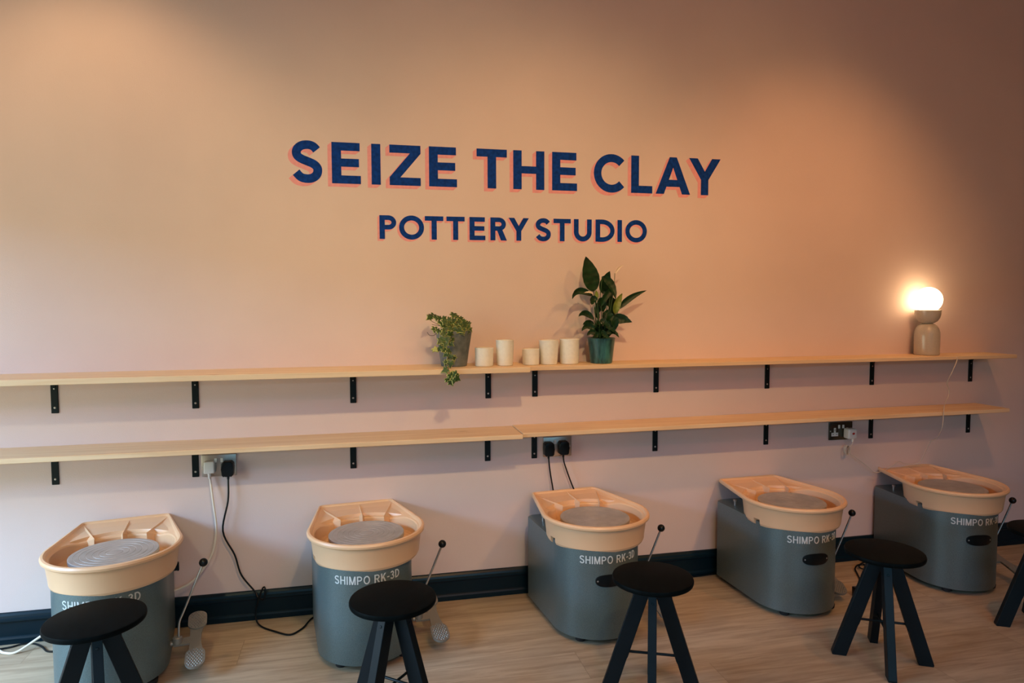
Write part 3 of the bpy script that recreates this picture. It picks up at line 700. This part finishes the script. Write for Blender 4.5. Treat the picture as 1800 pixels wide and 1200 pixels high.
LILY=[
((1.0246, -0.1, 1.3822), (1.0056, -0.1, 1.4596), (0.9867, -0.1, 1.5387), 0.084, 0) ,
((1.0803, -0.07, 1.3714), (1.0896, -0.07, 1.4253), (1.1036, -0.07, 1.4756), 0.0386, 0) ,
((1.0568, -0.12, 1.4494), (1.0992, -0.12, 1.4107), (1.1147, -0.12, 1.3442), 0.0282, 0) ,
((1.0492, -0.13, 1.3179), (1.0769, -0.13, 1.3708), (1.1236, -0.13, 1.4052), 0.0218, 0) ,
((1.0153, -0.12, 1.3612), (0.9505, -0.12, 1.385), (0.907, -0.12, 1.3483), 0.0227, 0) ,
((1.0291, -0.14, 1.351), (1.0083, -0.14, 1.3445), (0.9909, -0.14, 1.3226), 0.025, 0) ,
((1.1431, -0.1, 1.3039), (1.1978, -0.1, 1.3531), (1.2786, -0.1, 1.3881), 0.0209, 0) ,
((1.1188, -0.12, 1.282), (1.1303, -0.12, 1.3309), (1.1608, -0.12, 1.3753), 0.025, 1) ,
((1.1062, -0.09, 1.3578), (1.116, -0.09, 1.3174), (1.1115, -0.09, 1.268), 0.0364, 0) ,
((1.0469, -0.11, 1.3533), (1.0611, -0.11, 1.3266), (1.0707, -0.11, 1.291), 0.0341, 0) ,
((1.0169, -0.13, 1.2564), (0.9751, -0.13, 1.2876), (0.936, -0.13, 1.2729), 0.0205, 0) ,
((1.0252, -0.12, 1.2295), (0.9926, -0.12, 1.2453), (0.9565, -0.12, 1.2369), 0.0182, 0) ,
((1.0158, -0.14, 1.2171), (0.9811, -0.14, 1.2307), (0.9499, -0.14, 1.2091), 0.0191, 0) ,
((1.1057, -0.13, 1.2556), (1.1434, -0.13, 1.2598), (1.1853, -0.13, 1.246), 0.0327, 0) ,
((1.1163, -0.09, 1.259), (1.1497, -0.09, 1.2722), (1.1905, -0.09, 1.2665), 0.0182, 0) ,
((1.0339, -0.16, 1.2483), (1.0524, -0.16, 1.2481), (1.0688, -0.16, 1.2269), 0.0205, 0) ,
((1.084, -0.15, 1.2608), (1.1027, -0.15, 1.2474), (1.1123, -0.15, 1.212), 0.0341, 0) ,
((1.0699, -0.1, 1.2596), (1.0886, -0.1, 1.2818), (1.1027, -0.1, 1.3041), 0.0273, 0) ,
((1.0451, -0.09, 1.282), (1.0496, -0.09, 1.3177), (1.0589, -0.09, 1.3578), 0.025, 0) ,
((1.0692, -0.14, 1.2474), (1.088, -0.14, 1.2295), (1.1022, -0.14, 1.1984), 0.0273, 0) ,
((1.0229, -0.14, 1.1994), (0.9997, -0.14, 1.2041), (0.9767, -0.14, 1.189), 0.0182, 0) ,
((1.0657, -0.15, 1.1949), (1.0983, -0.15, 1.2033), (1.1172, -0.15, 1.1787), 0.0182, 0) ,
((1.0296, -0.16, 1.1959), (1.0157, -0.16, 1.1917), (0.9882, -0.16, 1.1789), 0.0164, 0) ,
((1.082, -0.13, 1.2913), (1.0916, -0.13, 1.2558), (1.0777, -0.13, 1.216), 0.0273, 0) ,
((1.0257, -0.13, 1.3532), (1.028, -0.13, 1.3664), (1.0325, -0.13, 1.3884), 0.0136, 1) ,
((1.0443, -0.17, 1.2136), (1.0536, -0.17, 1.1916), (1.0768, -0.17, 1.1781), 0.0182, 0) ,
((1.0582, -0.08, 1.2592), (1.0439, -0.08, 1.2952), (1.039, -0.08, 1.3356), 0.0182, 0) ,
((1.096, -0.08, 1.3174), (1.1099, -0.08, 1.3713), (1.1336, -0.08, 1.3982), 0.0227, 0) ,
]
random.seed(11)
PX, PY, PZ = 1.064, -0.095, 1.0625
lp = thing('peace_lily', 'peace lily with one big upright leaf in a mottled teal pot', 'potted plant', (PX, PY, PZ))
bm = bmesh.new(); lathe(bm, [(0, 0), (0.046, 0), (0.049, 0.003), (0.0565, 0.070), (0.0615, 0.108), (0.0630, 0.112), (0.0610, 0.114), (0.0575, 0.110), (0.0560, 0.098), (0, 0.098)], 56)
obj('pot', bm, M_teal, lp)
bm = bmesh.new(); lathe(bm, [(0, 0.104), (0.03, 0.103), (0.0565, 0.099)], 32); obj('soil', bm, M_soil, lp)
def loc(p): return Vector(p)-Vector((PX, PY, PZ))
sb = bmesh.new()
for i, (b, m, t, wd, ti) in enumerate(LILY):
    bm = bmesh.new(); b, m, t = loc(b), loc(m), loc(t)
    face = Vector((random.uniform(-0.3, 0.3), -1, random.uniform(0.0, 0.5)))
    if i in (0,): face = Vector((0.15, -1, 0.1))
    d = 1 if i % 2 else -1
    t2 = t+Vector((0, random.uniform(-0.035, 0.02), 0)) if i else t
    leaf(bm, b, m, t2, wd*(1.0 if i == 0 else 1.35), face, fold=0.18 if i == 0 else 0.3); lf = obj('leaf', bm, M_leafy if ti else M_leaf, lp)
    if ti: tag(lf, 'paler yellow-green leaf')
    base = Vector((b.x*0.25+random.uniform(-0.018, 0.018), random.uniform(-0.02, 0.02), 0.098))
    mid = (base+b)/2+Vector((b.x*0.12, 0, 0.01)); tube(sb, smoothpath([base, mid, b], 6), 0.0016, 6)
for k in range(30):     # low leaves filling the crown
    a = random.uniform(0, 2*PI); rr = random.uniform(0.02, 0.05); b = Vector((0.012*math.cos(a), 0.012*math.sin(a), 0.10+random.uniform(0, 0.05)))
    t = b+Vector((rr*math.cos(a)*1.2, rr*math.sin(a)*0.9, random.uniform(0.01, 0.06))); m = (b+t)/2+Vector((0, 0, 0.012))
    bm = bmesh.new(); leaf(bm, b, m, t, 0.028, Vector((math.cos(a)*0.3, -0.8, 0.7))); obj('leaf', bm, M_leaf, lp)
obj('stems', sb, M_stem, lp)
bm = bmesh.new(); tube(bm, smoothpath([loc(p) for p in ((1.0803, -0.11, 1.2053), (1.1127, -0.11, 1.3665), (1.1163, -0.11, 1.4021), (1.1216, -0.11, 1.4652))], 6), 0.0014, 6); fs = obj('flower_stem', bm, M_stem, lp)
bm = bmesh.new(); leaf(bm, loc((1.1216, -0.11, 1.4600)), loc((1.1385, -0.11, 1.4865)), loc((1.1616, -0.11, 1.501)), 0.011, Vector((0.3, -1, 0.2)), fold=0.6); tag(obj('spathe', bm, M_spathe, fs), 'narrow white flower spathe')
bm = bmesh.new(); leaf(bm, loc((1.0118, -0.135, 1.3708)), loc((0.9932, -0.135, 1.3790)), loc((0.9679, -0.135, 1.3774)), 0.010, Vector((0, -1, 0.6)), fold=0.5); tag(obj('spathe', bm, M_spathe, lp), 'small white spathe folded over the left leaf')

IVY=[(0.341, -0.19, 1.2088),(0.3685, -0.19, 1.2071),(0.3286, -0.2, 1.1807),(0.356, -0.2, 1.1858),(0.3696, -0.2, 1.1677),(0.3421, -0.2, 1.1641),(0.325, -0.205, 1.1497),(0.3031, -0.205, 1.146),(0.3413, -0.205, 1.1425),(0.3577, -0.205, 1.1395),(0.3658, -0.205, 1.116),(0.3801, -0.2, 1.1084),(0.3472, -0.222, 1.0920),(0.3620, -0.238, 1.0900),(0.3405, -0.257, 1.0650),(0.3610, -0.262, 1.0420),(0.3795, -0.262, 1.048),(0.3468, -0.263, 1.0255),(0.3736, -0.263, 1.0260),(0.3600, -0.263, 1.0155),(0.3840, -0.263, 1.031),(0.3375, -0.195, 1.194),(0.3732, -0.195, 1.1852),(0.3494, -0.205, 1.1259)]
CROWN=[(0.2913, -0.12, 1.2747),(0.3064, -0.11, 1.2814),(0.3193, -0.12, 1.2745),(0.3318, -0.12, 1.2716),(0.3501, -0.12, 1.2701),(0.3085, -0.15, 1.2268),(0.3198, -0.16, 1.2215),(0.3375, -0.13, 1.2523),(0.3491, -0.15, 1.2569),(0.3751, -0.1, 1.2651),(0.3979, -0.08, 1.2844),(0.4122, -0.08, 1.2757),(0.428, -0.09, 1.2701),(0.4121, -0.12, 1.2569),(0.4379, -0.1, 1.2589),(0.4522, -0.1, 1.2502),(0.4608, -0.1, 1.2473),(0.3867, -0.14, 1.2493),(0.3685, -0.15, 1.2442),(0.3461, -0.15, 1.2389),(0.4021, -0.15, 1.2411),(0.4189, -0.15, 1.2437),(0.433, -0.15, 1.2379),(0.4502, -0.13, 1.2342),(0.4587, -0.13, 1.2257),(0.3547, -0.17, 1.2284),(0.3741, -0.17, 1.2282),(0.3935, -0.17, 1.2252),(0.4131, -0.17, 1.225),(0.427, -0.17, 1.222),(0.4454, -0.16, 1.213),(0.4171, -0.18, 1.2129),(0.3396, -0.18, 1.2207),(0.4148, -0.1, 1.2307),(0.3849, -0.09, 1.2591),(0.3938, -0.13, 1.2629),(0.439, -0.13, 1.2484),(0.3665, -0.1, 1.2482),(0.3506, -0.09, 1.2424),(0.4351, -0.08, 1.2527),(0.406, -0.18, 1.2199),(0.3892, -0.12, 1.2317)]
TEND=[[[0.3469, -0.12, 1.2322], [0.3162, -0.12, 1.2494], [0.3009, -0.12, 1.2579], [0.2968, -0.12, 1.2663]], [[0.3243, -0.12, 1.2156], [0.3101, -0.12, 1.199], [0.2906, -0.12, 1.1993], [0.2809, -0.12, 1.212]], [[0.35, -0.12, 1.2687], [0.3249, -0.12, 1.2801], [0.3026, -0.12, 1.2858], [0.2831, -0.12, 1.2874]], [[0.3385, -0.12, 1.2379], [0.3161, -0.12, 1.2415], [0.3008, -0.12, 1.2445]]]
IX, IY, IZ = 0.395, -0.106, 1.0660
ip = thing('potted_ivy', 'variegated ivy trailing over the front of a tapered grey pot', 'potted plant', (IX, IY, IZ))
bm = bmesh.new(); lathe(bm, [(0, 0), (0.052, 0), (0.055, 0.003), (0.0655, 0.075), (0.0770, 0.148), (0.0765, 0.151), (0.0730, 0.151), (0.0715, 0.146), (0.070, 0.135), (0, 0.135)], 56)
obj('pot', bm, M_zinc, ip)
bm = bmesh.new(); lathe(bm, [(0, 0.142), (0.04, 0.140), (0.0705, 0.136)], 32); obj('soil', bm, M_soil, ip)
LOBE = [(0.0, 0.0), (0.22, -0.16), (0.50, -0.10), (0.34, 0.14), (0.62, 0.34), (0.26, 0.50), (0.0, 1.0), (-0.26, 0.50), (-0.62, 0.34), (-0.34, 0.14), (-0.50, -0.10), (-0.22, -0.16)]
def ivy_leaf(c, size, rot, nrm):
    bm = bmesh.new(); nrm = nrm.normalized(); z = Vector((0, 0, -1)); z = (z-nrm*z.dot(nrm)).normalized(); x = z.cross(nrm)
    q = Matrix.Rotation(rot, 3, nrm); z = q @ z; x = q @ x
    def P(u, v, lift): return c+size*(x*u+z*(v-0.25))+nrm*lift
    cen = bm.verts.new(P(0, 0.2, 0.002)); inner = [bm.verts.new(P(u*0.82, (v-0.2)*0.84+0.2, 0.0008)) for u, v in LOBE]; outer = [bm.verts.new(P(u, v, -0.0015-0.0015*(abs(u)+abs(v)))) for u, v in LOBE]
    n = len(LOBE)
    for i in range(n):
        j = (i+1) % n
        bm.faces.new((cen, inner[i], inner[j])).material_index = 0
        bm.faces.new((inner[i], outer[i], outer[j], inner[j])).material_index = 1
    return bm
random.seed(5)
I0 = Vector((IX, IY, IZ))
for i, p in enumerate(IVY+CROWN):
    tr = i < len(IVY); size = random.uniform(0.025, 0.034)*(1.05 if tr else 0.95)
    nrm = Vector((random.uniform(-0.4, 0.4), -1, random.uniform(-0.1, 0.6) if tr else random.uniform(0.1, 1.3)))
    lf = obj('leaf', ivy_leaf(Vector(p)-I0, size, random.uniform(-1.1, 1.1), nrm), [M_ivyc, M_ivyc] if i == 7 else [M_ivy, M_ivyc], ip, smooth=False)
for i in range(28):    # leaves at the back and inside of the crown
    a = random.uniform(0, 2*PI); r = random.uniform(0.0, 0.07); p = Vector((r*math.cos(a), r*math.sin(a), random.uniform(0.145, 0.185)))
    obj('leaf', ivy_leaf(p, random.uniform(0.018, 0.025), random.uniform(-3, 3), Vector((random.uniform(-0.6, 0.6), random.uniform(-1, 0.4), 0.9))), [M_ivy, M_ivyc], ip, smooth=False)
bm = bmesh.new()
for T in TEND: tube(bm, smoothpath([Vector(p)-I0 for p in T], 5), 0.0011, 6)
tube(bm, smoothpath([Vector(p)-I0 for p in ((0.38, -0.12, 1.205), (0.36, -0.17, 1.226), (0.352, -0.186, 1.19), (0.345, -0.19, 1.15), (0.355, -0.205, 1.115), (0.352, -0.235, 1.090), (0.352, -0.254, 1.068), (0.358, -0.258, 1.045), (0.366, -0.259, 1.025))], 5), 0.0013, 6)
obj('stems', bm, M_brown, ip)

# ---------------------------------------------------------------- table lamp
LX, LY, LZ = 2.824, -0.074, 1.0625
tl = thing('table_lamp', 'lit table lamp with glowing round globe on a taupe glazed base', 'lamp', (LX, LY, LZ))
k = 0.97
bm = bmesh.new()
lathe(bm, [(0.0000, 0.0000), (0.0539, 0.0000), (0.0572, 0.0029), (0.0581, 0.0096), (0.0586, 0.0960), (0.0572, 0.1152), (0.0521, 0.1344), (0.0437, 0.1478), (0.0335, 0.1565), (0.0223, 0.1603), (0.0000, 0.1613)], 64)
obj('lamp_base', bm, M_lamp, tl)
bm = bmesh.new()
lathe(bm, [(0.0000, 0.1574), (0.0186, 0.1584), (0.0298, 0.1622), (0.0437, 0.1709), (0.0539, 0.1862), (0.0591, 0.2054), (0.0600, 0.2237), (0.0600, 0.2275), (0.0577, 0.2285), (0.0558, 0.2246), (0.0372, 0.2227), (0.0000, 0.2227)], 64)
obj('globe_holder', bm, M_lamp, tl)
bm = bmesh.new(); bmesh.ops.create_uvsphere(bm, u_segments=48, v_segments=32, radius=0.0645); gl = obj('globe', bm, M_globe, tl); gl.location = (0, 0, 0.279)
CORD = [(2.85, -0.075, 1.0580), (2.872, -0.12, 1.0580), (2.892, -0.165, 1.0580), (2.8915, -0.190, 1.0560), (2.8857, -0.197, 1.0405), (2.8578, -0.197, 0.9819), (2.8598, -0.17, 0.9304), (2.8917, -0.15, 0.8926), (2.8898, -0.15, 0.8552), (2.8504, -0.17, 0.8278), (2.8091, -0.206, 0.7930), (2.8021, -0.211, 0.7458), (2.8105, -0.195, 0.7003), (2.8431, -0.14, 0.6501), (2.8618, -0.08, 0.6139), (2.8615, -0.05, 0.5571), (2.8516, -0.04, 0.5165), (2.8248, -0.04, 0.495), (2.7845, -0.035, 0.490), (2.7505, -0.03, 0.495), (2.7184, -0.03, 0.5065), (2.6676, -0.03, 0.4795), (2.6101, -0.03, 0.4591), (2.5691, -0.03, 0.4614), (2.5274, -0.03, 0.4934), (2.4689, -0.03, 0.5349), (2.4314, -0.03, 0.5574), (2.41, -0.03, 0.585), (2.420, -0.05, 0.615), (2.422, -0.052, 0.640)]
c = add_cord(((LX, LY, LZ), 0), tl, CORD, 0.0019, M_tancord)
L0 = Vector((LX, LY, LZ))
bm = bmesh.new(); box(bm, (0, -0.022, 0), (0.050, 0.044, 0.052), bevel=0.008, seg=3); a = obj('plug', bm, M_white, c); a.location = Vector((2.422, -0.0098, 0.6680))-L0
bm = bmesh.new(); tube(bm, [(0, -0.040, -0.024), (0, -0.040, -0.040)], [0.006, 0.004], 10); g = obj('cord_grip', bm, M_white, c); g.location = a.location
bm = bmesh.new(); lathe(bm, [(0, 0.0012), (0.007, 0.0010), (0.008, 0)], 20); bmesh.ops.scale(bm, vec=(1, 0.7, 1), verts=bm.verts[:]); bmesh.ops.rotate(bm, matrix=Matrix.Rotation(R(90), 3, 'X'), verts=bm.verts[:]); g = obj('maker_mark', bm, M_red, a); g.location = (0.002, -0.0438, 0.002)
bm = bmesh.new()
for q in range(5):
    pts = [(0.010*math.cos(t*2*PI/12+q)*(1+0.1*q), -0.01-0.004*q, 0.024*math.sin(t*2*PI/12+q)) for t in range(13)]
    tube(bm, smoothpath(pts, 3), 0.0017, 6)
cb = obj('bundled_cord', bm, M_tancord, c); cb.location = Vector((2.405, -0.012, 0.583))-L0

# ---------------------------------------------------------------- loose leads on the floor
lead([(-1.95, -0.10, 0.004), (-1.6, -0.075, 0.004), (-1.374, -0.060, 0.004), (-1.31, -0.036, 0.004), (-1.27, -0.040, 0.004), (-1.225, -0.075, 0.004), (-1.19, -0.118, 0.004), (-1.16, -0.128, 0.004), (-1.128, -0.126, 0.004)], 0.0036, M_blk, 'power_lead', 'black lead lying on the floor in the lower left corner', 'cable')
lead([(-1.95, -0.06, 0.005), (-1.6, -0.055, 0.005), (-1.40, -0.065, 0.005), (-1.345, -0.098, 0.005), (-1.30, -0.106, 0.006), (-1.245, -0.085, 0.035), (-1.18, -0.075, 0.080), (-1.14, -0.050, 0.125), (-1.09, -0.032, 0.135), (-1.04, -0.024, 0.135)], 0.0046, M_whitecord, 'power_lead', 'white lead rising from the floor behind the leftmost stool', 'cable')
t = thing('coiled_lead', 'black lead looped on the floor, ending in a small black box beside a stool leg', 'cable', (2.193, -0.403, 0))
bm = bmesh.new(); tube(bm, smoothpath([(x-2.193, y+0.403, z) for x, y, z in ((2.21, -0.37, 0.03), (2.25, -0.35, 0.008), (2.293, -0.301, 0.005), (2.362, -0.179, 0.005), (2.392, -0.128, 0.006), (2.437, -0.088, 0.005), (2.474, -0.088, 0.006), (2.463, -0.125, 0.009), (2.430, -0.155, 0.010), (2.415, -0.130, 0.013), (2.448, -0.096, 0.013), (2.508, -0.060, 0.006), (2.60, -0.040, 0.004), (2.72, -0.03, 0.004))], 6), 0.0036, 8); obj('lead', bm, M_blk, t)
bm = bmesh.new(); box(bm, (0, 0, 0.0225), (0.050, 0.050, 0.045), bevel=0.004, seg=2); obj('connector_box', bm, M_blk, t)
